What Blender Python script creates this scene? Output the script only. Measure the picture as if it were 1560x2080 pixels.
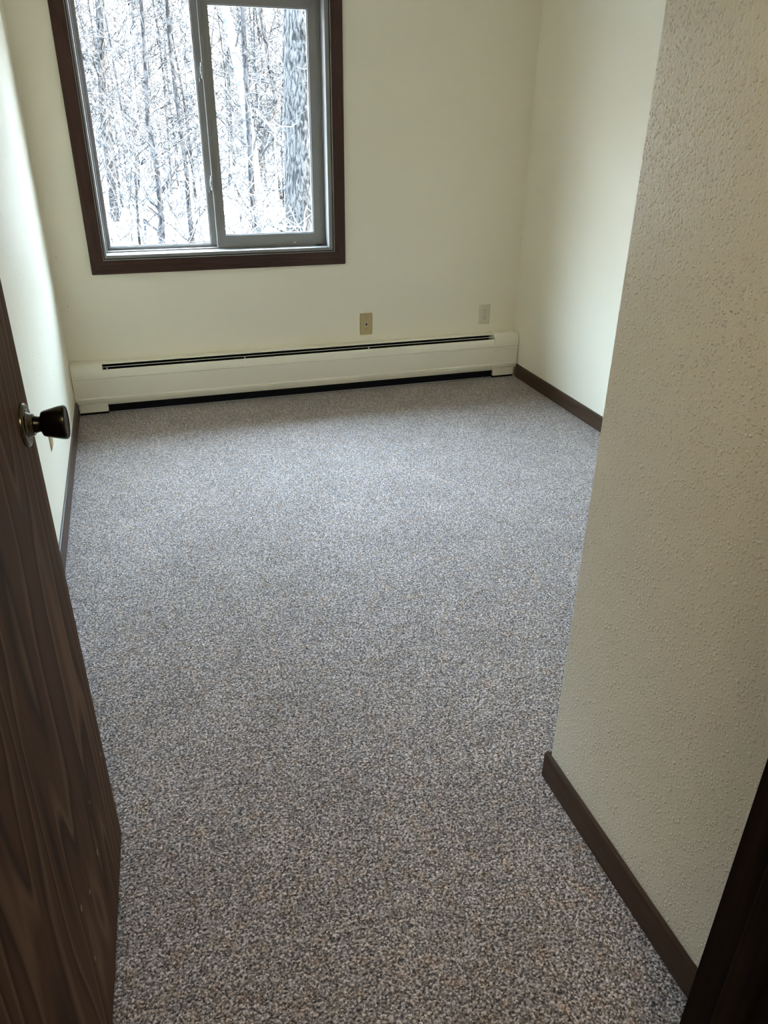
import bpy, bmesh, math, random
from mathutils import Vector, Matrix

for o in list(bpy.data.objects):
    bpy.data.objects.remove(o)
scn = bpy.context.scene
COL = scn.collection

# ------------------------------------------------------------------ camera
EYE = Vector((0.0, 0.0, 1.4))
FPX = 1544.4345
CAM_R = Matrix(((0.9524, -0.1331, 0.2742), (-0.3045, -0.4452, 0.8421), (0.0100, -0.8855, -0.4646)))


def ray(u, v):
    return CAM_R @ Vector((u - 780.0, v - 1040.0, FPX))


def at(u, v, y):
    """Point of the plane Y = y that lies along the sight line through (u, v)."""
    r = ray(u, v)
    return EYE + r * (y / r.y)


cam_d = bpy.data.cameras.new('camera')
cam = bpy.data.objects.new('camera', cam_d)
COL.objects.link(cam)
cx = CAM_R.col[0].normalized()
cz = -(CAM_R.col[2] - cx * CAM_R.col[2].dot(cx)).normalized()
cy = cz.cross(cx)
m4 = Matrix((cx, cy, cz)).transposed().to_4x4()
m4.translation = EYE
cam.matrix_world = m4
cam_d.sensor_fit = 'VERTICAL'
cam_d.sensor_height = 24.0
cam_d.lens = FPX / 2080.0 * 24.0
cam_d.clip_start = 0.02
cam_d.clip_end = 400
scn.camera = cam

# ------------------------------------------------------------------ light and exposure
SKY_LOW = (1.0, 0.98, 0.97)       # pale haze behind the woods
SKY_HIGH = (0.555, 0.755, 1.0)      # clear blue overhead
SKY_LOW_STRENGTH, SKY_HIGH_STRENGTH = 3.4, 44.0
SUN_STRENGTH = 55.0
world = bpy.data.worlds.new('clear_winter_sky')
scn.world = world
world.use_nodes = True
wb = world.node_tree.nodes['Background']
wn = world.node_tree
wtc = wn.nodes.new('ShaderNodeTexCoord')
wsx = wn.nodes.new('ShaderNodeSeparateXYZ')
wn.links.new(wtc.outputs['Generated'], wsx.inputs[0])
wrp = wn.nodes.new('ShaderNodeValToRGB')
we = wrp.color_ramp.elements
we[0].position, we[0].color = 0.15, tuple(c * SKY_LOW_STRENGTH for c in SKY_LOW) + (1,)
we[1].position, we[1].color = 0.50, tuple(c * SKY_HIGH_STRENGTH for c in SKY_HIGH) + (1,)
wn.links.new(wsx.outputs['Z'], wrp.inputs[0])
# added sky slope: brightens towards -X for the right wall, dims towards +X
wma = wn.nodes.new('ShaderNodeMath')
wma.operation = 'MULTIPLY_ADD'
wma.inputs[1].default_value, wma.inputs[2].default_value = -0.55, 1.0
wn.links.new(wsx.outputs['X'], wma.inputs[0])
wvm = wn.nodes.new('ShaderNodeVectorMath')
wvm.operation = 'SCALE'
wn.links.new(wrp.outputs[0], wvm.inputs[0])
wn.links.new(wma.outputs[0], wvm.inputs['Scale'])
wn.links.new(wvm.outputs[0], wb.inputs[0])
wb.inputs[1].default_value = 1.0

sun_d = bpy.data.lights.new('sun', 'SUN')
sun_d.energy = SUN_STRENGTH
sun_d.angle = math.radians(1.0)
sun_d.color = (1.0, 0.96, 0.90)
sun = bpy.data.objects.new('sun', sun_d)
COL.objects.link(sun)
sun.location = (20, -8, 20)
sun.rotation_euler = Vector((0.72, -0.30, 0.62)).to_track_quat('Z', 'Y').to_euler()

hall_d = bpy.data.lights.new('hall_fill_light', 'AREA')  # added, unseen fill light for the front floor and the textured wall
hall_d.shape = 'DISK'
hall_d.size = 0.90
hall_d.energy = 14.0
hall_d.color = (1.0, 0.88, 0.67)
hall = bpy.data.objects.new('hall_fill_light', hall_d)
COL.objects.link(hall)
hall.location = (-0.25, -0.55, 2.43)

portal_d = bpy.data.lights.new('window_daylight_portal', 'AREA')
portal_d.shape = 'RECTANGLE'
portal_d.size, portal_d.size_y = 1.12, 1.12
portal_d.cycles.is_portal = True
portal = bpy.data.objects.new('window_daylight_portal', portal_d)
COL.objects.link(portal)
portal.location = (0.45, 4.27, 1.33)
portal.rotation_euler = (math.radians(-90), 0, 0)

vs = scn.view_settings
vs.view_transform = 'Standard'
vs.look = 'None'
vs.exposure = 0.97
vs.gamma = 1.0
vs.use_curve_mapping = False
cyc = scn.cycles
cyc.max_bounces = 8
cyc.diffuse_bounces = 6
cyc.use_adaptive_sampling = True
cyc.adaptive_threshold = 0.025
cyc.time_limit = 1050
cyc.glossy_bounces = 4
cyc.transparent_max_bounces = 16
cyc.sample_clamp_indirect = 8.0
cyc.caustics_reflective = False
cyc.caustics_refractive = False


# ------------------------------------------------------------------ materials
def new_mat(name):
    m = bpy.data.materials.new(name)
    m.use_nodes = True
    nt = m.node_tree
    return m, nt, nt.nodes['Principled BSDF']


def node(nt, kind, **kw):
    n = nt.nodes.new(kind)
    for k, v in kw.items():
        setattr(n, k, v)
    return n


def plain(name, rgb, rough=0.5, metal=0.0, spec=0.5):
    m, nt, b = new_mat(name)
    b.inputs['Base Color'].default_value = (*rgb, 1)
    b.inputs['Roughness'].default_value = rough
    b.inputs['Metallic'].default_value = metal
    b.inputs['Specular IOR Level'].default_value = spec
    return m


def ramp(nt, stops):
    r = node(nt, 'ShaderNodeValToRGB')
    e = r.color_ramp.elements
    while len(e) < len(stops):
        e.new(0.5)
    for i, (p, c) in enumerate(stops):
        e[i].position = p
        e[i].color = (*c, 1) if len(c) == 3 else c
    return r


def gray(v):
    return (v, v, v, 1)


def math_node(nt, op, a, b=None, clamp=False):
    n = node(nt, 'ShaderNodeMath', operation=op)
    n.use_clamp = clamp
    for i, x in enumerate((a, b)):
        if x is None:
            continue
        if isinstance(x, (int, float)):
            n.inputs[i].default_value = x
        else:
            nt.links.new(x, n.inputs[i])
    return n.outputs[0]


PAINT = (0.86, 0.785, 0.62)


def wall_paint(name, blobs, fine, rough, scale=1.0, spec=0.5):
    """Cream semi-gloss paint over a sprayed orange-peel / knockdown texture."""
    m, nt, b = new_mat(name)
    L = nt.links.new
    b.inputs['Base Color'].default_value = (*PAINT, 1)
    b.inputs['Roughness'].default_value = rough
    b.inputs['Specular IOR Level'].default_value = spec
    geo = node(nt, 'ShaderNodeNewGeometry')
    warp = node(nt, 'ShaderNodeTexNoise')
    warp.inputs['Scale'].default_value = 55 * scale
    warp.inputs['Detail'].default_value = 2
    L(geo.outputs['Position'], warp.inputs['Vector'])
    mix = node(nt, 'ShaderNodeVectorMath', operation='MULTIPLY_ADD')
    L(warp.outputs['Color'], mix.inputs[0])
    mix.inputs[1].default_value = (0.010, 0.010, 0.010)
    L(geo.outputs['Position'], mix.inputs[2])
    vor = node(nt, 'ShaderNodeTexVoronoi', feature='F1')
    vor.inputs['Scale'].default_value = 190 * scale
    L(mix.outputs[0], vor.inputs['Vector'])
    sep = node(nt, 'ShaderNodeSeparateColor')
    L(vor.outputs['Color'], sep.inputs[0])
    # fine spatter: a drop only in some cells, of its own size; and a few larger drops
    size = math_node(nt, 'MULTIPLY', math_node(nt, 'POWER', sep.outputs[0], 1.4), 0.62)
    drop = math_node(nt, 'MULTIPLY', math_node(nt, 'SUBTRACT', size, vor.outputs['Distance']), 2.2, True)
    vor2 = node(nt, 'ShaderNodeTexVoronoi', feature='F1')
    vor2.inputs['Scale'].default_value = 95 * scale
    L(mix.outputs[0], vor2.inputs['Vector'])
    sep2 = node(nt, 'ShaderNodeSeparateColor')
    L(vor2.outputs['Color'], sep2.inputs[0])
    size2 = math_node(nt, 'MULTIPLY', math_node(nt, 'POWER', sep2.outputs[0], 5.0), 0.45)
    drop2 = math_node(nt, 'MULTIPLY', math_node(nt, 'SUBTRACT', size2, vor2.outputs['Distance']), 3.0, True)
    drop = math_node(nt, 'ADD', drop, drop2)
    n2 = node(nt, 'ShaderNodeTexNoise')
    n2.inputs['Scale'].default_value = 230 * scale
    n2.inputs['Detail'].default_value = 3
    L(geo.outputs['Position'], n2.inputs['Vector'])
    h = math_node(nt, 'ADD', math_node(nt, 'MULTIPLY', drop, blobs), math_node(nt, 'MULTIPLY', n2.outputs[0], fine))
    bump = node(nt, 'ShaderNodeBump')
    bump.inputs['Strength'].default_value = 1.0
    bump.inputs['Distance'].default_value = 0.001
    L(h, bump.inputs['Height'])
    L(bump.outputs[0], b.inputs['Normal'])
    return m


def carpet_mat():
    m, nt, b = new_mat('speckled_loop_carpet')
    L = nt.links.new
    geo = node(nt, 'ShaderNodeNewGeometry')
    # every loop of the pile has its own shade, clumped a little by a noise
    cell = node(nt, 'ShaderNodeTexVoronoi', feature='F1')
    cell.inputs['Scale'].default_value = 300
    L(geo.outputs['Position'], cell.inputs['Vector'])
    cs_ = node(nt, 'ShaderNodeSeparateColor')
    L(cell.outputs['Color'], cs_.inputs[0])
    n1 = node(nt, 'ShaderNodeTexNoise')
    n1.inputs['Scale'].default_value = 190
    n1.inputs['Detail'].default_value = 2.0
    L(geo.outputs['Position'], n1.inputs['Vector'])
    mixv = math_node(nt, 'ADD', math_node(nt, 'MULTIPLY', cs_.outputs[0], 0.45), math_node(nt, 'MULTIPLY', math_node(nt, 'SUBTRACT', n1.outputs[0], 0.22), 1.0))
    r1 = ramp(nt, [(0.20, (0.038, 0.030, 0.027)), (0.42, (0.168, 0.138, 0.123)), (0.60, (0.365, 0.302, 0.272)), (0.80, (0.74, 0.620, 0.560))])
    L(mixv, r1.inputs[0])
    n2 = node(nt, 'ShaderNodeTexNoise')
    n2.inputs['Scale'].default_value = 26
    n2.inputs['Detail'].default_value = 4
    n2.inputs['Roughness'].default_value = 0.7
    L(geo.outputs['Position'], n2.inputs['Vector'])
    r2 = ramp(nt, [(0.30, (0.96, 0.98, 1.03)), (0.5, (1.0, 1.0, 1.0)), (0.58, (1.0, 0.96, 0.89)), (0.68, (0.95, 0.80, 0.71))])
    L(n2.outputs[0], r2.inputs[0])
    mx = node(nt, 'ShaderNodeMix', data_type='RGBA', blend_type='MULTIPLY')
    mx.inputs['Factor'].default_value = 1.0
    L(r1.outputs[0], mx.inputs['A'])
    L(r2.outputs[0], mx.inputs['B'])
    # rows of loops, faintly ridged
    n3 = node(nt, 'ShaderNodeTexNoise')
    n3.inputs['Scale'].default_value = 5
    n3.inputs['Detail'].default_value = 5
    L(geo.outputs['Position'], n3.inputs['Vector'])
    r3 = ramp(nt, [(0.35, (0.93, 0.93, 0.93)), (0.65, (1.06, 1.06, 1.06))])
    L(n3.outputs[0], r3.inputs[0])
    mx2 = node(nt, 'ShaderNodeMix', data_type='RGBA', blend_type='MULTIPLY')
    mx2.inputs['Factor'].default_value = 1.0
    L(mx.outputs['Result'], mx2.inputs['A'])
    L(r3.outputs[0], mx2.inputs['B'])
    L(mx2.outputs['Result'], b.inputs['Base Color'])
    b.inputs['Roughness'].default_value = 0.9
    b.inputs['Specular IOR Level'].default_value = 0.15
    b.inputs['Sheen Weight'].default_value = 0.25
    b.inputs['Sheen Roughness'].default_value = 0.4
    vor = node(nt, 'ShaderNodeTexVoronoi', feature='SMOOTH_F1')
    vor.inputs['Scale'].default_value = 300
    L(geo.outputs['Position'], vor.inputs['Vector'])
    hh = math_node(nt, 'SUBTRACT', math_node(nt, 'MULTIPLY', n1.outputs[0], 0.5), vor.outputs['Distance'])
    bump = node(nt, 'ShaderNodeBump')
    bump.inputs['Strength'].default_value = 0.8
    bump.inputs['Distance'].default_value = 0.0025
    L(hh, bump.inputs['Height'])
    L(bump.outputs[0], b.inputs['Normal'])
    return m


def wood_mat(name, dark, mid, light, axis=2, rough=0.42, rings=11.0, chips=False, contrast=1.0, across=9.0, along_=0.75, spec=0.2):
    """Stained wood: contour lines of a noise stretched along the grain give cathedral figure."""
    m, nt, b = new_mat(name)
    L = nt.links.new
    tc = node(nt, 'ShaderNodeTexCoord')
    mp = node(nt, 'ShaderNodeMapping')
    s = [across, across, across]
    s[axis] = along_
    mp.inputs['Scale'].default_value = s
    L(tc.outputs['Object'], mp.inputs['Vector'])
    n1 = node(nt, 'ShaderNodeTexNoise')
    n1.inputs['Scale'].default_value = 1.0
    n1.inputs['Detail'].default_value = 1.5
    L(mp.outputs[0], n1.inputs['Vector'])
    fr = math_node(nt, 'FRACT', math_node(nt, 'MULTIPLY', n1.outputs[0], rings))
    r1 = ramp(nt, [(0.0, dark), (0.30, mid), (0.62, mid), (0.86, light), (1.0, dark)])
    L(fr, r1.inputs[0])
    mp2 = node(nt, 'ShaderNodeMapping')
    s2 = [170.0, 170.0, 170.0]
    s2[axis] = 5.0
    mp2.inputs['Scale'].default_value = s2
    L(tc.outputs['Object'], mp2.inputs['Vector'])
    n2 = node(nt, 'ShaderNodeTexNoise')
    n2.inputs['Scale'].default_value = 1.0
    n2.inputs['Detail'].default_value = 2
    L(mp2.outputs[0], n2.inputs['Vector'])
    r2 = ramp(nt, [(0.32, (0.72, 0.72, 0.72)), (0.55, (1.05, 1.05, 1.05))])
    L(n2.outputs[0], r2.inputs[0])
    mx = node(nt, 'ShaderNodeMix', data_type='RGBA', blend_type='MULTIPLY')
    mx.inputs['Factor'].default_value = contrast
    L(r1.outputs[0], mx.inputs['A'])
    L(r2.outputs[0], mx.inputs['B'])
    out = mx.outputs['Result']
    if chips:
        vor = node(nt, 'ShaderNodeTexVoronoi', feature='F1')
        vor.inputs['Scale'].default_value = 30
        mp3 = node(nt, 'ShaderNodeMapping')
        mp3.inputs['Scale'].default_value = (1, 1, 0.6)
        L(tc.outputs['Object'], mp3.inputs['Vector'])
        L(mp3.outputs[0], vor.inputs['Vector'])
        sp = node(nt, 'ShaderNodeSeparateColor')
        L(vor.outputs['Color'], sp.inputs[0])
        sz = math_node(nt, 'MULTIPLY', math_node(nt, 'SUBTRACT', sp.outputs[1], 0.62), 0.36)
        hit = math_node(nt, 'GREATER_THAN', sz, vor.outputs['Distance'])
        sx = node(nt, 'ShaderNodeSeparateXYZ')
        L(tc.outputs['Object'], sx.inputs[0])
        low = math_node(nt, 'LESS_THAN', sx.outputs[2], 0.46)
        fac = math_node(nt, 'MULTIPLY', math_node(nt, 'MULTIPLY', hit, low), 0.75)
        mc = node(nt, 'ShaderNodeMix', data_type='RGBA')
        L(fac, mc.inputs['Factor'])
        L(out, mc.inputs['A'])
        mc.inputs['B'].default_value = (0.42, 0.30, 0.15, 1)
        out = mc.outputs['Result']
    L(out, b.inputs['Base Color'])
    b.inputs['Roughness'].default_value = rough
    b.inputs['Specular IOR Level'].default_value = spec
    bump = node(nt, 'ShaderNodeBump')
    bump.inputs['Strength'].default_value = 0.25
    bump.inputs['Distance'].default_value = 0.0006
    L(n2.outputs[0], bump.inputs['Height'])
    L(bump.outputs[0], b.inputs['Normal'])
    return m


def glass_mat():
    m = bpy.data.materials.new('clear_window_glass')
    m.use_nodes = True
    nt = m.node_tree
    nt.nodes.remove(nt.nodes['Principled BSDF'])
    tr = node(nt, 'ShaderNodeBsdfTransparent')
    tr.inputs[0].default_value = (0.97, 0.985, 0.98, 1)
    gl = node(nt, 'ShaderNodeBsdfGlossy')
    gl.inputs['Roughness'].default_value = 0.02
    fz = node(nt, 'ShaderNodeLayerWeight')
    fz.inputs['Blend'].default_value = 0.5
    mx = node(nt, 'ShaderNodeMixShader')
    nt.links.new(math_node(nt, 'ADD', math_node(nt, 'MULTIPLY', math_node(nt, 'POWER', fz.outputs['Facing'], 5.0), 0.6), 0.025), mx.inputs[0])
    nt.links.new(tr.outputs[0], mx.inputs[1])
    nt.links.new(gl.outputs[0], mx.inputs[2])
    nt.links.new(mx.outputs[0], nt.nodes['Material Output'].inputs[0])
    return m


def bark_mat(name, dark, light, scale=9.0, stretch=0.22, bump_d=0.02):
    m, nt, b = new_mat(name)
    L = nt.links.new
    tc = node(nt, 'ShaderNodeTexCoord')
    mp = node(nt, 'ShaderNodeMapping')
    mp.inputs['Scale'].default_value = (1, 1, stretch)
    L(tc.outputs['Object'], mp.inputs['Vector'])
    n1 = node(nt, 'ShaderNodeTexNoise')
    n1.inputs['Scale'].default_value = scale
    n1.inputs['Detail'].default_value = 4
    n1.inputs['Distortion'].default_value = 0.6
    L(mp.outputs[0], n1.inputs['Vector'])
    r = ramp(nt, [(0.40, dark), (0.58, light)])
    L(n1.outputs[0], r.inputs[0])
    L(r.outputs[0], b.inputs['Base Color'])
    b.inputs['Roughness'].default_value = 0.9
    b.inputs['Specular IOR Level'].default_value = 0.0
    bump = node(nt, 'ShaderNodeBump')
    bump.inputs['Strength'].default_value = 1.0
    bump.inputs['Distance'].default_value = bump_d
    L(n1.outputs[0], bump.inputs['Height'])
    L(bump.outputs[0], b.inputs['Normal'])
    return m


def snow_mat():
    m, nt, b = new_mat('forest_snow')
    L = nt.links.new
    geo = node(nt, 'ShaderNodeNewGeometry')
    n1 = node(nt, 'ShaderNodeTexNoise')
    n1.inputs['Scale'].default_value = 1.3
    n1.inputs['Detail'].default_value = 7
    n1.inputs['Roughness'].default_value = 0.65
    L(geo.outputs['Position'], n1.inputs['Vector'])
    r = ramp(nt, [(0.46, (0.014, 0.012, 0.010)), (0.53, (0.05, 0.045, 0.040)), (0.58, (0.72, 0.75, 0.80))])
    L(n1.outputs[0], r.inputs[0])
    L(r.outputs[0], b.inputs['Base Color'])
    b.inputs['Roughness'].default_value = 0.8
    return m


M = {
    'wall': wall_paint('cream_wall_paint', 0.7, 0.9, 0.5, 1.0, 0.15),
    'wall_rough': wall_paint('cream_knockdown_paint', 1.5, 1.1, 0.30, 1.0),
    'wall_smooth': wall_paint('cream_smooth_paint', 0.12, 0.16, 0.42),
    'ceiling': plain('white_ceiling_paint', (0.80, 0.78, 0.72), 0.8),
    'carpet': carpet_mat(),
    'door': wood_mat('dark_oak_door_veneer', (0.046, 0.020, 0.009), (0.094, 0.046, 0.023), (0.170, 0.092, 0.052), 2, 0.65, 9, True, 0.6, 6.0, 0.85, 0.10),
    'trim': wood_mat('dark_brown_stained_trim', (0.060, 0.033, 0.019), (0.070, 0.039, 0.023), (0.080, 0.047, 0.029), 1, 0.38, 5),
    'trim_x': wood_mat('dark_brown_casing_across', (0.048, 0.022, 0.015), (0.057, 0.027, 0.019), (0.066, 0.033, 0.024), 0, 0.40, 5),
    'trim_z': wood_mat('dark_brown_casing_upright', (0.048, 0.022, 0.015), (0.057, 0.027, 0.019), (0.066, 0.033, 0.024), 2, 0.40, 5),
    'jamb': wood_mat('shade_darkened_jamb', (0.010, 0.0055, 0.0035), (0.013, 0.007, 0.0045), (0.016, 0.009, 0.006), 2, 0.6, 5, spec=0.06),  # trim wood blackened: the doorway's shade is put into its colour
    'vinyl': plain('grey_taupe_vinyl', (0.245, 0.226, 0.205), 0.42),
    'vinyl_light': plain('pale_grey_metal_clip', (0.45, 0.45, 0.44), 0.35),
    'black': plain('black_gasket', (0.012, 0.012, 0.014), 0.5),
    'glass': glass_mat(),
    'enamel': plain('cream_enamelled_steel', (0.88, 0.82, 0.67), 0.36),
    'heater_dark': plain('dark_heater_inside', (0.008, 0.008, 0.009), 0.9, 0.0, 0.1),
    'steel': plain('bare_steel', (0.55, 0.55, 0.55), 0.35, 0.8),
    'tan': plain('tan_plastic', (0.50, 0.385, 0.185), 0.35),
    'ivory': plain('ivory_plastic', (0.66, 0.60, 0.44), 0.32),
    'slot': plain('dark_opening', (0.02, 0.018, 0.015), 0.6),
    'screw': plain('brass_screw', (0.36, 0.27, 0.13), 0.4, 0.7),
    'bronze': plain('aged_bronze', (0.13, 0.115, 0.08), 0.22, 1.0),
    'bronze_dark': plain('dark_antique_bronze', (0.035, 0.032, 0.022), 0.26, 1.0),
    'bark_grey': bark_mat('grey_furrowed_bark', (0.009, 0.0085, 0.008), (0.040, 0.036, 0.033), 48, 0.28, 0.03),
    'bark_dark': bark_mat('dark_thin_bark', (0.007, 0.0065, 0.0063), (0.024, 0.0225, 0.022), 20, 0.5, 0.01),
    'bark_brown': bark_mat('brown_thin_bark', (0.010, 0.0085, 0.0075), (0.035, 0.031, 0.028), 20, 0.5, 0.01),
    'bark_pale': bark_mat('pale_birch_bark', (0.03, 0.032, 0.036), (0.16, 0.16, 0.16), 7, 2.5, 0.005),
    'twig': bark_mat('grey_twig_bark', (0.010, 0.0095, 0.009), (0.060, 0.056, 0.053), 6, 1.0, 0.001),
    'twig_pale': bark_mat('pale_sunlit_stems', (0.20, 0.19, 0.17), (0.45, 0.42, 0.38), 9, 1.0, 0.001),  # pale stems, with sunlight also put into the colour
    'snow': snow_mat(),
    'brick': plain('house_siding', (0.35, 0.32, 0.28), 0.8),
    'bead': plain('pale_caulk_bead', (0.42, 0.39, 0.36), 0.6),
    'crumb': plain('pale_paint_chip', (0.75, 0.68, 0.58), 0.7),
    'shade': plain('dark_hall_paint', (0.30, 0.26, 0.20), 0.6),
}


# ------------------------------------------------------------------ mesh helpers
class MB:
    """Collects shapes; build() links them as ONE mesh object."""

    def __init__(self):
        self.bm = bmesh.new()

    def box(self, x0, x1, y0, y1, z0, z1, bevel=0.0, seg=2):
        t = bmesh.new()
        bmesh.ops.create_cube(t, size=1.0)
        for v in t.verts:
            v.co = Vector(((x0 + x1) / 2 + v.co.x * (x1 - x0), (y0 + y1) / 2 + v.co.y * (y1 - y0), (z0 + z1) / 2 + v.co.z * (z1 - z0)))
        if bevel > 0:
            bmesh.ops.bevel(t, geom=t.edges[:], offset=bevel, segments=seg, affect='EDGES', profile=0.5)
        self._add(t)
        return self

    def _add(self, t, mat=None):
        if mat is not None:
            bmesh.ops.transform(t, matrix=mat, verts=t.verts[:])
        me = bpy.data.meshes.new('tmp')
        t.to_mesh(me)
        t.free()
        self.bm.from_mesh(me)
        bpy.data.meshes.remove(me)

    def prism(self, pts, axis, a0, a1, bevel=0.0):
        """Extrude a closed outline. axis 'x': pts are (y, z); 'y': (x, z); 'z': (x, y)."""
        t = bmesh.new()

        def P(p, a):
            return {'x': (a, p[0], p[1]), 'y': (p[0], a, p[1]), 'z': (p[0], p[1], a)}[axis]
        v0 = [t.verts.new(P(p, a0)) for p in pts]
        v1 = [t.verts.new(P(p, a1)) for p in pts]
        n = len(pts)
        t.faces.new(v0)
        t.faces.new(v1[::-1])
        for i in range(n):
            t.faces.new((v0[i], v1[i], v1[(i + 1) % n], v0[(i + 1) % n]))
        bmesh.ops.recalc_face_normals(t, faces=t.faces[:])
        if bevel > 0:
            bmesh.ops.bevel(t, geom=t.edges[:], offset=bevel, segments=2, affect='EDGES')
        self._add(t)
        return self

    def quadframe(self, outer, inner, y0, y1, parts='lrbt', miter=True, bevel=0.0):
        """Picture frame in the XZ plane with mitred corners: outer and inner are (x0, x1, z0, z1)."""
        X0, X1, Z0, Z1 = outer
        x0, x1, z0, z1 = inner
        q = {'b': [(X0, Z0), (X1, Z0), (x1, z0), (x0, z0)], 't': [(X0, Z1), (x0, z1), (x1, z1), (X1, Z1)],
             'l': [(X0, Z0), (x0, z0), (x0, z1), (X0, Z1)], 'r': [(X1, Z0), (X1, Z1), (x1, z1), (x1, z0)]}
        for k in parts:
            self.prism(q[k], 'y', y0, y1, bevel)
        return self

    def tube(self, pts, rad, sides=8, caps=True):
        """Tapered tube along pts with a radius per point."""
        bm = self.bm
        rings = []
        n = len(pts)
        prev = None
        for i, p in enumerate(pts):
            d = (Vector(pts[min(i + 1, n - 1)]) - Vector(pts[max(i - 1, 0)])).normalized()
            ref = prev if prev is not None else (Vector((1, 0, 0)) if abs(d.x) < 0.8 else Vector((0, 1, 0)))
            u = (ref - d * ref.dot(d)).normalized()
            w = d.cross(u)
            prev = u
            rings.append([bm.verts.new(Vector(p) + (u * math.cos(a) + w * math.sin(a)) * rad[i]) for a in (2 * math.pi * k / sides for k in range(sides))])
        for a, b in zip(rings, rings[1:]):
            for k in range(sides):
                bm.faces.new((a[k], a[(k + 1) % sides], b[(k + 1) % sides], b[k]))
        if caps and sides > 2:
            bm.faces.new(rings[0][::-1])
            bm.faces.new(rings[-1])
        return self

    def lathe(self, prof, mat, sides=40):
        """prof: (radius, height) along local Z, placed by mat."""
        t = bmesh.new()
        rings = []
        for r, h in prof:
            if r < 1e-6:
                rings.append([t.verts.new((0, 0, h))])
            else:
                rings.append([t.verts.new((r * math.cos(2 * math.pi * k / sides), r * math.sin(2 * math.pi * k / sides), h)) for k in range(sides)])
        for a, b in zip(rings, rings[1:]):
            for k in range(sides):
                j = (k + 1) % sides
                if len(a) == 1 and len(b) == 1:
                    continue
                if len(a) == 1:
                    t.faces.new((a[0], b[j], b[k]))
                elif len(b) == 1:
                    t.faces.new((a[k], a[j], b[0]))
                else:
                    t.faces.new((a[k], a[j], b[j], b[k]))
        bmesh.ops.recalc_face_normals(t, faces=t.faces[:])
        self._add(t, mat)
        return self

    def build(self, name, mat, parent=None, smooth=False, angle=None):
        me = bpy.data.meshes.new(name)
        self.bm.to_mesh(me)
        self.bm.free()
        o = bpy.data.objects.new(name, me)
        COL.objects.link(o)
        me.materials.append(mat)
        if smooth or angle is not None:
            for p in me.polygons:
                p.use_smooth = True
            if angle is not None:
                me.set_sharp_from_angle(angle=math.radians(angle))
        if parent is not None:
            o.parent = parent
        return o


def tag(o, label=None, cat=None, group=None, kind=None):
    for k, v in (('label', label), ('category', cat), ('group', group), ('kind', kind)):
        if v:
            o[k] = v
    return o


def empty(name, loc=(0, 0, 0)):
    o = bpy.data.objects.new(name, None)
    o.empty_display_size = 0.1
    COL.objects.link(o)
    o.location = loc
    return o


def struct(o, label=None, cat=None):
    return tag(o, label, cat, None, 'structure')


# ------------------------------------------------------------------ the room shell
XL, XR, YB, ZC = -0.363, 2.130, 4.085, 2.44       # left wall, right wall, back wall, ceiling
XP, YP, YF = 0.784, 1.128, 0.427                  # partition side, its far end, front wall's room face
YH = 0.305                                        # hall face of the front wall
WX0, WX1, WZ0, WZ1 = -0.128, 1.042, 0.745, 1.92   # window hole
TW = 0.20                                         # outer wall thickness

struct(MB().box(XL - 0.15, XR + 0.15, -1.6, YB + TW, -0.12, 0.0).build('floor', M['carpet']), 'speckled grey and brown carpet covering the whole floor', 'floor')
struct(MB().box(XL - 0.15, XR + 0.15, -1.6, YB + TW, ZC, ZC + 0.12).build('ceiling', M['ceiling']), 'flat white ceiling over the room', 'ceiling')

w = MB()
w.box(XL - 0.15, WX0, YB, YB + TW, 0, ZC).box(WX1, XR + 0.15, YB, YB + TW, 0, ZC)
w.box(WX0, WX1, YB, YB + TW, 0, WZ0).box(WX0, WX1, YB, YB + TW, WZ1, ZC)


def nail_pop(u, v, r):
    p = at(u, v, YB)
    prof = [(r, 0.0), (r * 0.9, r * 0.16), (r * 0.6, r * 0.30), (r * 0.25, r * 0.38), (0, r * 0.40)]
    w.lathe(prof, Matrix.Translation((p.x, YB + 0.0005, p.z)) @ Matrix.Rotation(math.radians(90), 4, 'X'), 16)


nail_pop(116, 523, 0.009)
nail_pop(136, 621, 0.008)
nail_pop(103, 431, 0.008)
struct(w.build('wall_back', M['wall_smooth'], angle=40), 'cream painted wall with the window', 'wall')

struct(MB().box(XL - 0.15, XL, -1.6, YB, 0, ZC).build('wall_left', M['wall']), 'cream wall behind the open door', 'wall')
struct(MB().box(XR, XR + 0.15, YP, YB, 0, ZC).build('wall_right', M['wall_smooth']), 'cream wall beyond the jutting wall corner', 'wall')

# partition block with a rounded outside corner
c = 0.006
pts = [(XP, YF - 0.122)]
pts += [(XP, YP - c)] + [(XP + c - c * math.cos(a), YP - c + c * math.sin(a)) for a in (math.radians(k) for k in (22, 45, 68))] + [(XP + c, YP)]
pts += [(XR + 0.15, YP), (XR + 0.15, YF - 0.122)]
struct(MB().prism(pts, 'z', 0, ZC).build('wall_partition', M['wall_rough'], angle=50), 'cream knockdown textured wall jutting in beside the doorway', 'wall')

JL, JR = -0.247, 0.567                            # clear opening between the jambs
f = MB()
f.box(XL, JL - 0.02, YH, YF, 0, ZC).box(JR + 0.02, XP, YH, YF, 0, ZC).box(JL - 0.02, JR + 0.02, YH, YF, 2.06, ZC)
struct(f.build('wall_front', M['wall_rough']), 'cream wall around the doorway', 'wall')
# the unlit hall behind the viewer
h = MB()
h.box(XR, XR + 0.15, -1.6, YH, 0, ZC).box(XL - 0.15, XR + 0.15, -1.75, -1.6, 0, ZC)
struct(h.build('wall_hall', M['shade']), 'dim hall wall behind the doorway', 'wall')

struct(MB().box(XL - 3.0, XR + 4.0, YB + TW + 0.001, YB + TW + 0.70, 2.36, 2.56, 0.01).build('roof_overhang', M['brick']), 'overhang above the window', 'overhang')

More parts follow.
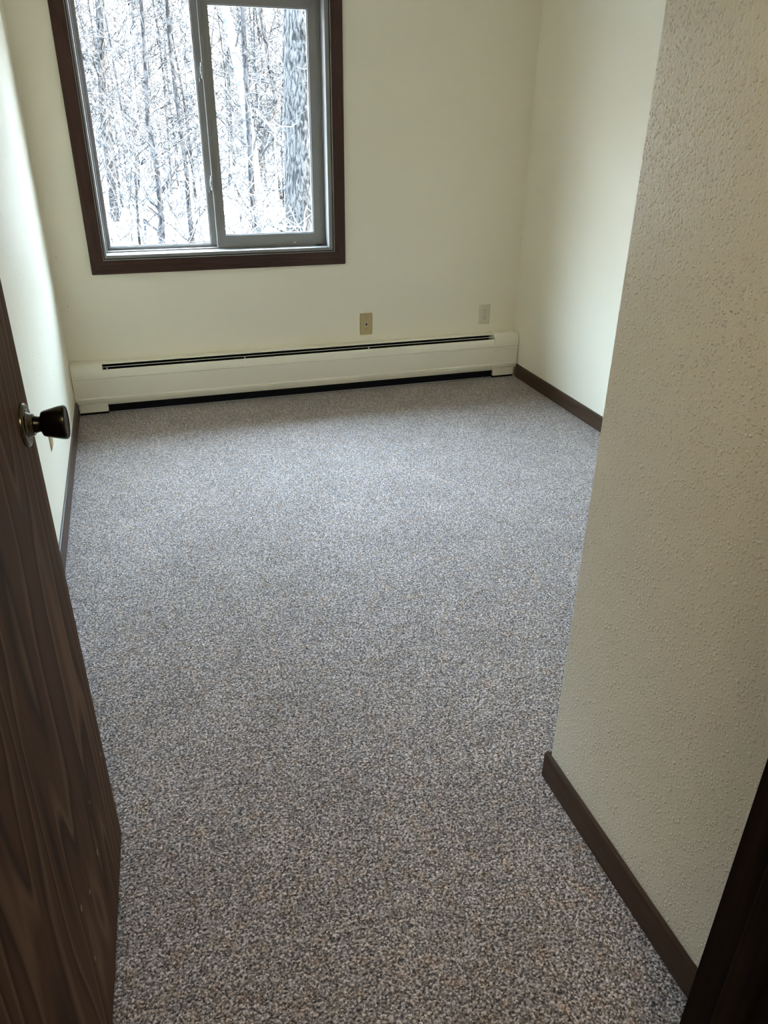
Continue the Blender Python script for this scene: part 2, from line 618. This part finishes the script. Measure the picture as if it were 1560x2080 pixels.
# ------------------------------------------------------------------ door frame
jamb = MB()
jamb.box(JR, JR + 0.02, YH - 0.002, YF + 0.002, 0, 2.04).box(JL - 0.02, JL, YH - 0.002, YF + 0.002, 0, 2.04)
jamb.box(JL - 0.02, JR + 0.02, YH - 0.002, YF + 0.002, 2.04, 2.06)
ST = YF - 0.040
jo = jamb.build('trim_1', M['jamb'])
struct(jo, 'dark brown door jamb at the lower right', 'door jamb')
st = MB()
st.box(JR - 0.012, JR, ST - 0.035, ST, 0, 2.04, 0.002).box(JL, JL + 0.012, ST - 0.035, ST, 0, 2.04, 0.002).box(JL, JR, ST - 0.035, ST, 2.028, 2.04, 0.002)
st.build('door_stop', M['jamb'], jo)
cs = MB()
cs.quadframe((JL - 0.062, JR + 0.062, -0.06, 2.10), (JL - 0.005, JR + 0.005, -0.06, 2.045), YF, YF + 0.012, 'lrt', bevel=0.002)
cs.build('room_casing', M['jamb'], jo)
cs = MB()
cs.quadframe((JL - 0.062, JR + 0.062, -0.06, 2.10), (JL - 0.005, JR + 0.005, -0.06, 2.045), YH - 0.012, YH, 'lrt', bevel=0.002)
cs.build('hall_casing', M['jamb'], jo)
p = Vector((JR + 0.0035, YF + 0.0115, 0.2))
chip = MB()
chip.lathe([(0.0, 0.0), (0.004, 0.0006), (0.003, 0.0018), (0.0, 0.0022)], Matrix.Translation((JR - 0.0003, YF - 0.004, 0.178)) @ Matrix.Rotation(math.radians(-90), 4, 'Y') @ Matrix.Diagonal((1.9, 1, 1, 1)), 10)
chip.build('chipped_spot', M['crumb'], jo)


# ------------------------------------------------------------------ baseboards
def board_profile(face, out, hgt=0.077, t=0.010):
    """(coordinate, z) outline of a board against a wall at `face`, thickness towards `out` (+1 or -1)."""
    e = out
    return [(face, 0), (face + e * t, 0), (face + e * t, hgt - 0.012), (face + e * t * 0.93, hgt - 0.006), (face + e * t * 0.72, hgt - 0.0018), (face + e * t * 0.4, hgt), (face, hgt)]


struct(MB().prism(board_profile(XL, 1), 'y', YF + 0.012, 3.993).build('baseboard_left', M['trim'], angle=25), 'dark brown baseboard along the wall behind the door', 'baseboard')
struct(MB().prism(board_profile(XR, -1), 'y', YP + 0.011, 3.993).build('baseboard_right', M['trim'], angle=25), 'dark brown baseboard running from the heater end along the far right wall', 'baseboard')
struct(MB().prism(board_profile(XP, -1), 'y', YF + 0.0122, YP + 0.0105, bevel=0.0012).build('baseboard_partition', M['trim'], angle=25), 'dark brown baseboard at the foot of the textured wall', 'baseboard')
struct(MB().prism(board_profile(YP, 1), 'x', XP, XR).build('baseboard_closet', M['trim_x'], angle=25), 'dark brown baseboard round the jutting wall corner', 'baseboard')

# ------------------------------------------------------------------ the window
win = struct(empty('window_1', (0.45, YB, 0.685)), 'sliding window with brown casing', 'window')
WOFF = Vector((-0.45, -YB, -0.685))


def wpart(mb, name, mat, parent=None, **kw):
    o = mb.build(name, mat, parent or win, **kw)
    if parent is None:
        o.location = WOFF
    return o


FY = YB - 0.015
CO = (-0.1855, 1.0940, 0.685, 1.985)
CI = (-0.1225, 1.0355, 0.7505, 1.918)
wpart(MB().quadframe(CO, CI, FY, YB, 'lr', bevel=0.002), 'side_casing', M['trim_z'])
wpart(MB().quadframe(CO, CI, FY, YB, 'bt', bevel=0.002), 'cross_casing', M['trim_x'])
wpart(MB().quadframe(CI, (CI[0] + 0.0016, CI[1] - 0.0016, CI[2] + 0.0016, CI[3] - 0.0016), FY + 0.0015, YB), 'casing_bead', M['bead'])
# black caulk shadow gap and thin bright bead, then the grey vinyl main frame
wpart(MB().quadframe((CI[0] + 0.0016, CI[1] - 0.0016, CI[2] + 0.0016, CI[3] - 0.0016), (CI[0] + 0.007, CI[1] - 0.007, CI[2] + 0.007, CI[3] - 0.007), YB - 0.002, YB + 0.02), 'gasket', M['black'])
LO = (CI[0] + 0.007, CI[1] - 0.007, CI[2] + 0.007, CI[3] - 0.007)
LI = (-0.1065, 1.0085, 0.772, 1.893)
SY = 4.165                                         # room face of the inner sash
fr = MB()
fr.quadframe(LO, LI, YB - 0.006, YB + 0.17, bevel=0.0012)
wpart(fr, 'frame', M['vinyl'])
wpart(MB().quadframe((LI[0], LI[1], LI[2], LI[3]), (LI[0] + 0.006, LI[1] - 0.006, LI[2] + 0.006, LI[3] - 0.006), SY + 0.001, SY + 0.085), 'track', M['vinyl'])


def sash(name, x0, x1, z0, z1, gl, y0, y1, lines):
    s = MB()
    s.quadframe((x0, x1, z0, z1), gl, y0, y1, bevel=0.0015)
    # glazing bead step inside the sash
    g2 = (gl[0] - 0.0001, gl[1] + 0.0001, gl[2] - 0.0001, gl[3] + 0.0001)
    s.quadframe(g2, (gl[0] + 0.004, gl[1] - 0.004, gl[2] + 0.004, gl[3] - 0.004), y0 + 0.010, y1 - 0.004)
    for xl in lines:
        s.box(xl - 0.0014, xl + 0.0014, y0 - 0.0028, y0 + 0.001, z0 + 0.006, z1 - 0.006, 0.0008)
    o = wpart(s, name, M['vinyl'])
    gp = MB()
    gp.box(gl[0] - 0.006, gl[1] + 0.006, y0 + 0.013, y0 + 0.017, gl[2] - 0.006, gl[3] + 0.006)
    gp.build('pane', M['glass'], o)
    return o


sr = sash('sliding_sash', 0.441, 1.0015, 0.7785, 1.884, (0.484, 0.948, 0.836, 1.831), SY, SY + 0.030, (0.4540, 0.4655, 0.988))
sl = sash('fixed_sash', -0.100, 0.4560, 0.7790, 1.886, (-0.0865, 0.4125, 0.792, 1.872), SY + 0.036, SY + 0.064, ())

for zc in (1.567, 1.083):
    lt = MB()
    lt.box(0.434, 0.4425, SY - 0.002, SY + 0.018, zc - 0.034, zc + 0.034, 0.0015)
    lb = wpart(lt, 'sash_latch', M['vinyl_light'])
    lv = MB()
    lv.prism([(SY - 0.004, zc - 0.020), (SY - 0.016, zc - 0.006), (SY - 0.016, zc + 0.008), (SY - 0.004, zc + 0.018)], 'x', 0.4285, 0.4375, 0.001)
    lv.build('latch_lever', M['vinyl_light'], lb)
    lk = MB().box(0.424, 0.4275, SY + 0.004, SY + 0.02, zc - 0.045, zc - 0.030)
    lk.build('latch_keeper', M['black'], lb)
wpart(MB().box(0.955, 0.987, SY - 0.013, SY - 0.0005, 0.7722, 0.7765, 0.001), 'sash_stop', M['black'])
crumb = MB()
crumb.lathe([(0.0, 0), (0.004, 0.001), (0.003, 0.003), (0, 0.004)], Matrix.Translation((0.843, SY + 0.0003, 0.7905)) @ Matrix.Rotation(math.radians(90), 4, 'X') @ Matrix.Diagonal((1.8, 0.8, 1, 1)), 10)
wpart(crumb, 'paint_chip', M['crumb'])

# ------------------------------------------------------------------ baseboard heater
HX0, HX1 = XL + 0.003, XR - 0.004
HZ, HF = 0.2585, 3.995
CX0, CX1 = -0.207, 1.972                           # inner ends of the two end caps
heat = tag(empty('baseboard_heater', ((HX0 + HX1) / 2, YB, 0)), 'long cream hydronic baseboard heater under the window', 'heater')
HOFF = Vector((-(HX0 + HX1) / 2, -YB, 0))


def hpart(mb, name, mat, parent=None, **kw):
    o = mb.build(name, mat, parent or heat, **kw)
    if parent is None:
        o.location = HOFF
    return o


YW = YB - 0.001
hb = MB()
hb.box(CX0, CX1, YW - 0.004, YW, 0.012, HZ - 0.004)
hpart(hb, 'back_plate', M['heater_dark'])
hpart(MB().box(CX0, CX1, 4.0095, 4.0110, 0.0075, 0.058), 'gap_shade_plate', M['heater_dark'])  # dark plate standing in for the shade under the cover
# rear top strip, folded forward from the back plate
hpart(MB().prism([(YW, HZ - 0.006), (YW, HZ), (4.034, HZ), (4.0308, HZ - 0.0015), (4.030, HZ - 0.006), (4.0325, HZ - 0.006), (4.0335, HZ - 0.003), (4.05, HZ - 0.0035)], 'x', CX0 - 0.003, CX1 + 0.003), 'top_strip', M['enamel'])
# front cover: rolled top edge, upper band, recessed flat panel, lower band turned under
fc = [(4.0085, 0.2320), (4.0045, 0.2305), (4.0005, 0.2245), (3.9970, 0.2130), (3.9942, 0.199), (3.9935, 0.1930), (4.0002, 0.1922), (4.0002, 0.1892), (3.9978, 0.1884), (3.9985, 0.088),
      (3.9950, 0.0855), (3.9945, 0.082), (3.9960, 0.070), (4.0000, 0.058), (4.0060, 0.047), (4.0075, 0.0485), (4.003, 0.060), (4.0015, 0.0855), (4.0018, 0.200), (4.0025, 0.218), (4.0055, 0.2265), (4.0085, 0.2300)]
hpart(MB().prism(fc, 'x', CX0 - 0.003, CX1 + 0.003), 'front_cover', M['enamel'], angle=25)
hd = MB()
hd.prism([(4.0220, 0.2400), (4.0225, 0.2415), (4.0150, 0.2445), (4.0142, 0.2420)], 'x', CX0, CX1)
hpart(hd, 'damper_blade', M['enamel'])
fin = MB()
fin.box(CX0 + 0.01, CX1 - 0.01, 4.022, 4.076, 0.08, 0.19)
hpart(fin, 'fin_element', M['heater_dark'])
hpart(MB().box(CX0, CX1, 4.0115, 4.0135, 0.002, 0.0075), 'lower_rail', M['steel'])
for i, xs in enumerate((-0.185, 0.515, 1.205)):
    b = MB()
    b.box(xs - 0.003, xs + 0.003, 4.006, 4.016, 0.230, 0.2400, 0.001)
    hpart(b, 'support_clip', M['steel'])


def end_cap(x0, x1, name, foot0, foot1):
    o = 0.0022
    pr = [(YW, 0.056), (YW, HZ + o)]
    pr += [(4.042, HZ + o)]
    for k in range(1, 9):
        a = math.radians(90 * k / 8)
        pr.append((4.042 - 0.0492 * math.sin(a), HZ + o - 0.050 + 0.050 * math.cos(a)))
    pr += [(3.9928, 0.196), (3.9928, 0.1915), (3.9975, 0.1908), (3.9975, 0.1888), (3.9955, 0.1880), (3.9962, 0.0905), (3.9925, 0.0872), (3.9920, 0.083), (3.9932, 0.072), (3.9975, 0.060), (4.0005, 0.056)]
    c = hpart(MB().prism(pr, 'x', x0, x1), name, M['enamel'], angle=25)
    ft = MB()
    ft.prism([(YW - 0.002, 0.0135), (YW - 0.002, 0.0585), (4.0, 0.0585), (3.9985, 0.0135)], 'x', foot0, foot1, 0.0008)
    ft.build('foot', M['enamel'], c)
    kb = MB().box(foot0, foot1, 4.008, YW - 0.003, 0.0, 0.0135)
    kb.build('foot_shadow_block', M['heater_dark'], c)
    return c


end_cap(HX0, CX0, 'end_cap', HX0 + 0.011, CX0 - 0.002)
end_cap(CX1, HX1, 'end_cap', CX1 + 0.004, HX1 - 0.016)


# ------------------------------------------------------------------ wall plates
def plate_mesh(w_, h_, t, bulge):
    """Plate in local XZ, front towards -Y, edges rounded and slightly domed."""
    mb = MB()
    t_ = bmesh.new()
    nx, nz = 10, 14
    g = []
    for j in range(nz + 1):
        row = []
        for i in range(nx + 1):
            x = -w_ / 2 + w_ * i / nx
            z = -h_ / 2 + h_ * j / nz
            ex = min(1.0, (w_ / 2 - abs(x)) / (w_ * 0.16))
            ez = min(1.0, (h_ / 2 - abs(z)) / (h_ * 0.10))
            d = t * (1 - (1 - ex) ** 2 * 0.75) * (1 - (1 - ez) ** 2 * 0.6)
            k = 1 - bulge * (2 * z / h_) ** 4
            row.append(t_.verts.new((x * k, -d, z)))
        g.append(row)
    for j in range(nz):
        for i in range(nx):
            t_.faces.new((g[j][i], g[j][i + 1], g[j + 1][i + 1], g[j + 1][i]))
    loop = [g[0][i] for i in range(nx + 1)] + [g[j][nx] for j in range(1, nz + 1)] + [g[nz][i] for i in range(nx - 1, -1, -1)] + [g[j][0] for j in range(nz - 1, 0, -1)]
    back = [t_.verts.new((v.co.x, 0, v.co.z)) for v in loop]
    n = len(loop)
    for i in range(n):
        t_.faces.new((loop[i], loop[(i + 1) % n], back[(i + 1) % n], back[i]))
    t_.faces.new(back)
    bmesh.ops.recalc_face_normals(t_, faces=t_.faces[:])
    mb._add(t_)
    return mb


RX = Matrix.Rotation(math.radians(90), 4, 'X')


def screw_head(root, x, z, y, r=0.0032):
    s = MB().lathe([(r, 0), (r, 0.0006), (r * 0.7, 0.0013), (0, 0.0016)], Matrix.Translation((x, y, z)) @ RX, 16)
    s.box(x - r * 0.8, x + r * 0.8, y - 0.0019, y - 0.0012, z - 0.0004, z + 0.0004)
    return s.build('screw', M['screw'], root)


ph = tag(empty('phone_jack', (1.2115, YB, 0.3535)), 'tan wall plate with a single phone socket above the heater', 'phone jack')
plate_mesh(0.0735, 0.119, 0.0055, 0.035).build('cover_plate', M['tan'], ph, smooth=True)
jk = MB()
jk.quadframe((-0.0085, 0.0085, -0.0105, 0.0095), (-0.0058, 0.0058, -0.0060, 0.0062), -0.0076, -0.004, bevel=0.0005)
sk = jk.build('jack_socket', M['ivory'], ph)
jd = MB().box(-0.0058, 0.0058, -0.0062, -0.004, -0.0060, 0.0062)
jd.box(-0.0022, 0.0022, -0.0079, -0.006, -0.0095, -0.0055)
jd.build('jack_opening', M['slot'], sk)
for z in (0.0345, -0.0265):
    screw_head(ph, 0, z, -0.0053)


def receptacle(root, zc):
    r = MB()
    pts = []
    for k in range(40):
        a = 2 * math.pi * k / 40
        pts.append((0.0165 * math.cos(a), zc + max(-0.0135, min(0.0135, 0.0172 * math.sin(a)))))
    r.prism(pts, 'y', -0.0066, -0.003)
    rc = r.build('receptacle', M['ivory'], root)
    for sx in (-1, 1):
        MB().box(sx * 0.0064 - 0.0012, sx * 0.0064 + 0.0012, -0.0069, -0.006, zc + 0.0005, zc + 0.0085 + (0.0012 if sx < 0 else 0)).build('blade_slot', M['slot'], rc)
    MB().lathe([(0.0024, 0), (0.0024, 0.0009), (0, 0.0009)], Matrix.Translation((0, -0.006, zc - 0.0062)) @ RX, 14).build('ground_hole', M['slot'], rc)


ol = tag(empty('electrical_outlet', (1.9335, YB, 0.3630)), 'ivory duplex outlet near the right end of the heater', 'outlet')
plate_mesh(0.0700, 0.1125, 0.005, 0.0).build('cover_plate', M['ivory'], ol, smooth=True)
receptacle(ol, 0.0195)
receptacle(ol, -0.0195)
screw_head(ol, 0, 0, -0.0049, 0.0026)

bp = tag(empty('wall_plate', (XL, 2.815, 0.363)), 'tan wall plate low on the wall behind the door knob', 'wall plate')
bp.rotation_euler = (0, 0, math.radians(90))
plate_mesh(0.0735, 0.119, 0.0055, 0.035).build('cover_plate', M['tan'], bp, smooth=True)
for z in (0.0345, -0.0265):
    screw_head(bp, 0, z, -0.0053)

# ------------------------------------------------------------------ the open door
DY0, DY1 = 0.447, 1.243
ang = math.atan2(0.041, 0.813)
door = MB().box(-0.035, 0.0, 0.0, DY1 - DY0, 0.0, 2.012, 0.0015).build('door_1', M['door'])
door.location = (-0.2215, DY0, 0.020)
door.rotation_euler = (0, 0, -ang)
struct(door, 'dark brown wood veneer door standing open', 'door')
KY, KZ = DY1 - DY0 - 0.057, 0.959
RY = Matrix.Rotation(math.radians(90), 4, 'Y')


def knob_parts(sign):
    base = Matrix.Translation((0.0 if sign > 0 else -0.035, KY, KZ)) @ (RY if sign > 0 else Matrix.Rotation(math.radians(-90), 4, 'Y'))
    k = MB().lathe([(0.0130, 0.004), (0.0130, 0.016), (0.0115, 0.021), (0.0120, 0.0245), (0.0165, 0.0250), (0.0185, 0.0262), (0.0197, 0.0290), (0.0250, 0.0500), (0.0258, 0.0560), (0.0255, 0.0590), (0.0240, 0.0605), (0.0225, 0.0592), (0.0, 0.0585)], base, 48).build('door_knob', M['bronze_dark'], door, angle=30)
    MB().lathe([(0.0335, 0.0), (0.0335, 0.002), (0.0325, 0.0045), (0.0300, 0.0060), (0.0265, 0.0062), (0.0240, 0.0048), (0.0205, 0.0050), (0.0175, 0.0085), (0.0160, 0.0140), (0.0136, 0.0150), (0.0, 0.0150)], base, 48).build('rosette', M['bronze'], k, angle=40)
    return k


knob_parts(1)
knob_parts(-1)
for zc in (0.23, 1.0, 1.78):
    hg = MB()
    hg.tube([(0.004, -0.004, zc - 0.045), (0.004, -0.004, zc + 0.045)], [0.006, 0.006], 12)
    hg.build('hinge', M['bronze'], door, angle=40)

# ------------------------------------------------------------------ the winter woods beyond the window
GZ = -0.62


def ground_z(x, y):
    return GZ + 0.10 * math.sin(0.55 * x + 0.3) * math.sin(0.42 * y) + max(0.0, y - 16) * 0.012 + 0.05 * math.sin(1.7 * x + 0.9 * y)


gm = bmesh.new()
gx0, gx1, gy0, gy1, gn = -40.0, 60.0, YB + TW, 90.0, 90
gv = [[gm.verts.new((gx0 + (gx1 - gx0) * i / gn, gy0 + (gy1 - gy0) * (j / gn) ** 1.5, 0)) for i in range(gn + 1)] for j in range(gn + 1)]
for row in gv:
    for v in row:
        v.co.z = ground_z(v.co.x, v.co.y)
for j in range(gn):
    for i in range(gn):
        gm.faces.new((gv[j][i], gv[j][i + 1], gv[j + 1][i + 1], gv[j + 1][i]))
g = MB()
g._add(gm)
struct(g.build('ground', M['snow'], smooth=True), 'patchy snow on the forest floor outside', 'ground')
ext = MB()
ext.box(XL - 3.0, XR + 4.0, -5.0, YB + TW - 0.001, GZ - 0.4, -0.121)
struct(ext.build('foundation', M['brick']), 'house foundation under the room', 'foundation')


def wander(rng, p, d, length, segs, wob, up=0.0):
    pts = [Vector(p)]
    d = Vector(d).normalized()
    for _ in range(segs):
        d = (d + Vector((rng.uniform(-wob, wob), rng.uniform(-wob, wob), rng.uniform(-wob, wob) + up))).normalized()
        pts.append(pts[-1] + d * (length / segs))
    return pts


def along(pts, t):
    k = t * (len(pts) - 1)
    i = min(int(k), len(pts) - 2)
    return pts[i].lerp(pts[i + 1], k - i)


def twigs_from(rng, mb, pts, r0, n, length, level, t0=0.08, sides=4, fine=3, rmin=0.003):
    for _ in range(n):
        t = rng.uniform(t0, 1.0)
        p = along(pts, t)
        a = rng.uniform(0, 2 * math.pi)
        d = Vector((math.cos(a), math.sin(a), rng.uniform(0.05, 1.1)))
        ln = length * rng.uniform(0.45, 1.1) * (1.1 - 0.5 * t)
        sub = wander(rng, p, d, ln, 5 if level else 3, 0.30, 0.05)
        r = min(0.022, max(rmin * 1.2, r0 * (1.05 - t) * rng.uniform(0.35, 0.6)))
        m_ = len(sub)
        mb.tube(sub, [max(rmin, r * (1 - 0.8 * i / (m_ - 1))) for i in range(m_)], sides, False)
        if level:
            twigs_from(rng, mb, sub, r * 0.8, fine, ln * 0.5, level - 1, 0.25, 3, fine, rmin)


def make_tree(name, rng, height, r0, lean, bark, nb, blen, level, fine=3, path=None, radii=None, rmin=0.003):
    """A bare tree: an Empty at the foot carrying a trunk and its branches."""
    root = empty(name)
    if path is None:
        path = wander(rng, (0, 0, -0.15), (lean[0], lean[1], 1), height, 9, 0.07, 0.02)
    n = len(path)
    if radii is None:
        radii = [max(0.006, r0 * (1 - 0.75 * i / (n - 1))) * (1.25 if i == 0 else 1) for i in range(n)]
    MB().tube(path, radii, 10).build('trunk', bark, root, smooth=True)
    br = MB()
    twigs_from(rng, br, path, r0, nb, blen, level, 0.06, 4, fine, rmin)
    br.build('branches', M['twig'], root)
    return root


def px_path(lst, y):
    return [at(u, v, y + dy) for u, v, dy in lst]


def rooted(name, lst, y, r0, r1, bark, nb, blen, seed, level=1, fine=3, extra=()):
    """Tree with a trunk through known points; its foot goes down into the snow."""
    rng = random.Random(seed)
    pts = px_path(lst, y)
    foot = pts[0].copy()
    d = (pts[0] - pts[1]).normalized()
    gz = ground_z(foot.x, foot.y)
    if foot.z > gz:
        k = (foot.z - gz) / max(0.4, -d.z)
        pts.insert(0, foot + Vector((d.x * 0.4 * k, 0, gz - 0.15 - foot.z)))
    last = pts[-1] + (pts[-1] - pts[-2]).normalized() * 2.0 + Vector((0, 0, 1.5))
    pts.append(last)
    base = Vector((pts[0].x, pts[0].y, gz))
    loc = [p - base for p in pts]
    n = len(loc)
    rad = [r0 + (r1 - r0) * i / (n - 1) for i in range(n)]
    root = make_tree(name, rng, 0, r0, (0, 0), bark, nb, blen, level, fine, loc, rad)
    root.location = base
    for ex, ra, rb in extra:
        q = [p - base for p in px_path(ex, y)]
        m_ = len(q)
        mb = MB().tube(q, [ra + (rb - ra) * i / (m_ - 1) for i in range(m_)], 7)
        twigs_from(rng, mb, q, rb * 1.2, 7, blen * 0.6, 1, 0.3, 4, 3)
        mb.build('limb', bark, root, smooth=True)
    return root


# nearest: the wide furrowed trunk behind the right-hand edge of the sliding sash
t = rooted('furrowed_tree', [(628, 560, 0), (622, 420, 0), (620, 250, 0), (619, 80, 0), (618, -60, 0)], 9.0, 0.255, 0.21, M['bark_grey'], 16, 1.1, 3, 1, 5)
tag(t, 'wide grey trunk with deeply furrowed bark, close outside the sliding sash', 'tree')
t = rooted('birch_tree', [(524, 420, 0), (512, 300, 0), (495, 190, 0.2), (474, 90, 0.4), (455, 10, 0.6)], 15.0, 0.10, 0.075, M['bark_pale'], 14, 1.4, 5, 1, 4)
tag(t, 'pale leaning birch seen through the sliding sash', 'tree')
t = rooted('slender_tree', [(515, 470, 0), (509, 330, 0), (502, 200, 0), (496, 90, 0), (492, 0, 0)], 13.0, 0.050, 0.030, M['bark_dark'], 24, 1.3, 6, 1, 4)
tag(t, 'thin dark upright tree just right of the leaning birch', 'tree')
t = rooted('forked_tree', [(329, 492, 0), (327, 440, 0), (323, 392, 0), (319, 345, 0.1), (312, 310, 0.2), (300, 250, 0.3), (296, 170, 0.3), (292, 80, 0.3)], 12.5, 0.050, 0.022, M['bark_dark'], 20, 1.2, 7, 1, 4,
           extra=[([(323, 395, 0), (338, 374, 0), (355, 345, 0.1), (372, 322, 0.2), (388, 296, 0.2), (400, 262, 0.2)], 0.030, 0.014)])
tag(t, 'dark forked tree with a thick limb rising to the right in the left pane', 'tree')
t = rooted('spindly_tree', [(281, 470, 0), (279, 430, 0), (275, 360, 0), (276, 320, 0), (268, 300, 0.1), (258, 280, 0.2), (250, 240, 0.2)], 14.0, 0.022, 0.014, M['bark_dark'], 14, 0.9, 8, 1, 3,
           extra=[([(276, 320, 0), (286, 308, 0), (298, 300, 0), (312, 285, 0)], 0.013, 0.007)])
tag(t, 'spindly dark sapling splitting into a small Y beside the forked tree', 'tree')
t = rooted('straight_tree', [(391, 492, 0), (384, 430, 0), (379, 350, 0), (368, 270, 0), (357, 190, 0), (346, 100, 0), (338, 0, 0)], 13.0, 0.040, 0.022, M['bark_dark'], 26, 1.1, 9, 1, 4)
tag(t, 'thin dark tree leaning slightly left near the meeting stile', 'tree')
t = rooted('grey_tree', [(240, 500, 0), (222, 330, 0), (213, 250, 0), (207, 180, 0), (205, 110, 0), (202, 30, 0)], 17.0, 0.085, 0.055, M['bark_grey'], 20, 1.8, 10, 1, 4)
tag(t, 'stout grey tree nearest the left edge of the fixed pane', 'tree')
t = rooted('crooked_tree', [(536, 486, 0), (520, 400, 0), (535, 290, 0), (560, 200, 0.2), (545, 110, 0.4), (530, 30, 0.4)], 16.0, 0.07, 0.035, M['bark_brown'], 26, 1.5, 11, 1, 4)
tag(t, 'crooked brown tree between the birch and the furrowed trunk', 'tree')

# a pale leafless shrub whose stems curl across the foot of the furrowed trunk
rng = random.Random(21)
base = at(604, 478, 8.0)
base.z = ground_z(base.x, base.y)
bush = empty('leafless_shrub', base)
tag(bush, 'pale leafless shrub with curling stems in front of the furrowed trunk', 'shrub')
for i in range(13):
    a = rng.uniform(0, 6.28)
    pts = wander(rng, (0.05 * math.cos(a), 0.05 * math.sin(a), -0.1), (0.30 * math.cos(a), 0.20 * math.sin(a), 1.0), rng.uniform(1.2, 2.6), 12, 0.22, 0.0)
    r = rng.uniform(0.005, 0.009)
    sm = MB().tube(pts, [r * (1 - 0.6 * k / 12) for k in range(13)], 5, False)
    twigs_from(rng, sm, pts, r, 6, 0.8, 0, 0.3, 3, 3, 0.0035)
    sm.build('stem', M['twig_pale'], bush, smooth=True)

# the crowded thin trees farther back
kinds = []
for s in range(9):
    rng = random.Random(100 + s)
    hgt = rng.uniform(6.5, 10)
    r = make_tree('bare_tree', rng, hgt, rng.uniform(0.016, 0.040), (rng.uniform(-0.12, 0.12), rng.uniform(-0.08, 0.08)), M[('bark_dark', 'bark_brown', 'bark_pale', 'bark_grey', 'bark_dark', 'bark_brown', 'bark_dark', 'bark_pale', 'bark_brown')[s]], 90, 1.3, 1, 6, None, None, 0.0055)
    kinds.append(r)


def copy_tree(src):
    c_ = src.copy()
    COL.objects.link(c_)
    for ch in src.children:
        d = ch.copy()
        d.parent = c_
        COL.objects.link(d)
    return c_


rng = random.Random(42)
spots = []
while len(spots) < 118:
    y = 15.0 + 34.0 * rng.random() ** 0.85
    x = y * rng.uniform(-0.14, 0.40) - 0.2
    if all((x - a) ** 2 + (y - b) ** 2 > 0.5 for a, b in spots):
        spots.append((x, y))
used = set()
for i, (x, y) in enumerate(spots):
    k = i % len(kinds)
    o = kinds[k] if k not in used else copy_tree(kinds[k])
    used.add(k)
    o.location = (x, y, ground_z(x, y))
    s = rng.uniform(0.75, 1.25)
    o.scale = (s, s, s)
    o.rotation_euler = (0, 0, rng.uniform(0, 6.28))
    tag(o, 'slim leafless tree in the crowded far woods outside the window', 'tree', 'bare trees of the far woods')

# tangle of vines, dead stalks and brush that nobody could count
rng = random.Random(7)
ug = MB()
for i in range(1500):
    y = 9.0 + 26.0 * rng.random()
    x = y * rng.uniform(-0.14, 0.38)
    p = Vector((x, y, ground_z(x, y) - 0.02))
    a = rng.uniform(0, 6.28)
    hgt = rng.uniform(0.4, 3.6)
    pts = wander(rng, p, (0.5 * math.cos(a), 0.5 * math.sin(a), 1.0), hgt, 7, 0.33, -0.03)
    r = rng.uniform(0.0035, 0.0085)
    ug.tube(pts, [r * (1 - 0.65 * k / 7) for k in range(8)], 3, False)
    twigs_from(rng, ug, pts, r, 3, hgt * 0.35, 0, 0.2, 3)
tag(ug.build('undergrowth', M['twig']), 'tangle of bare brush and dead stalks between the trees', 'undergrowth', None, 'stuff')
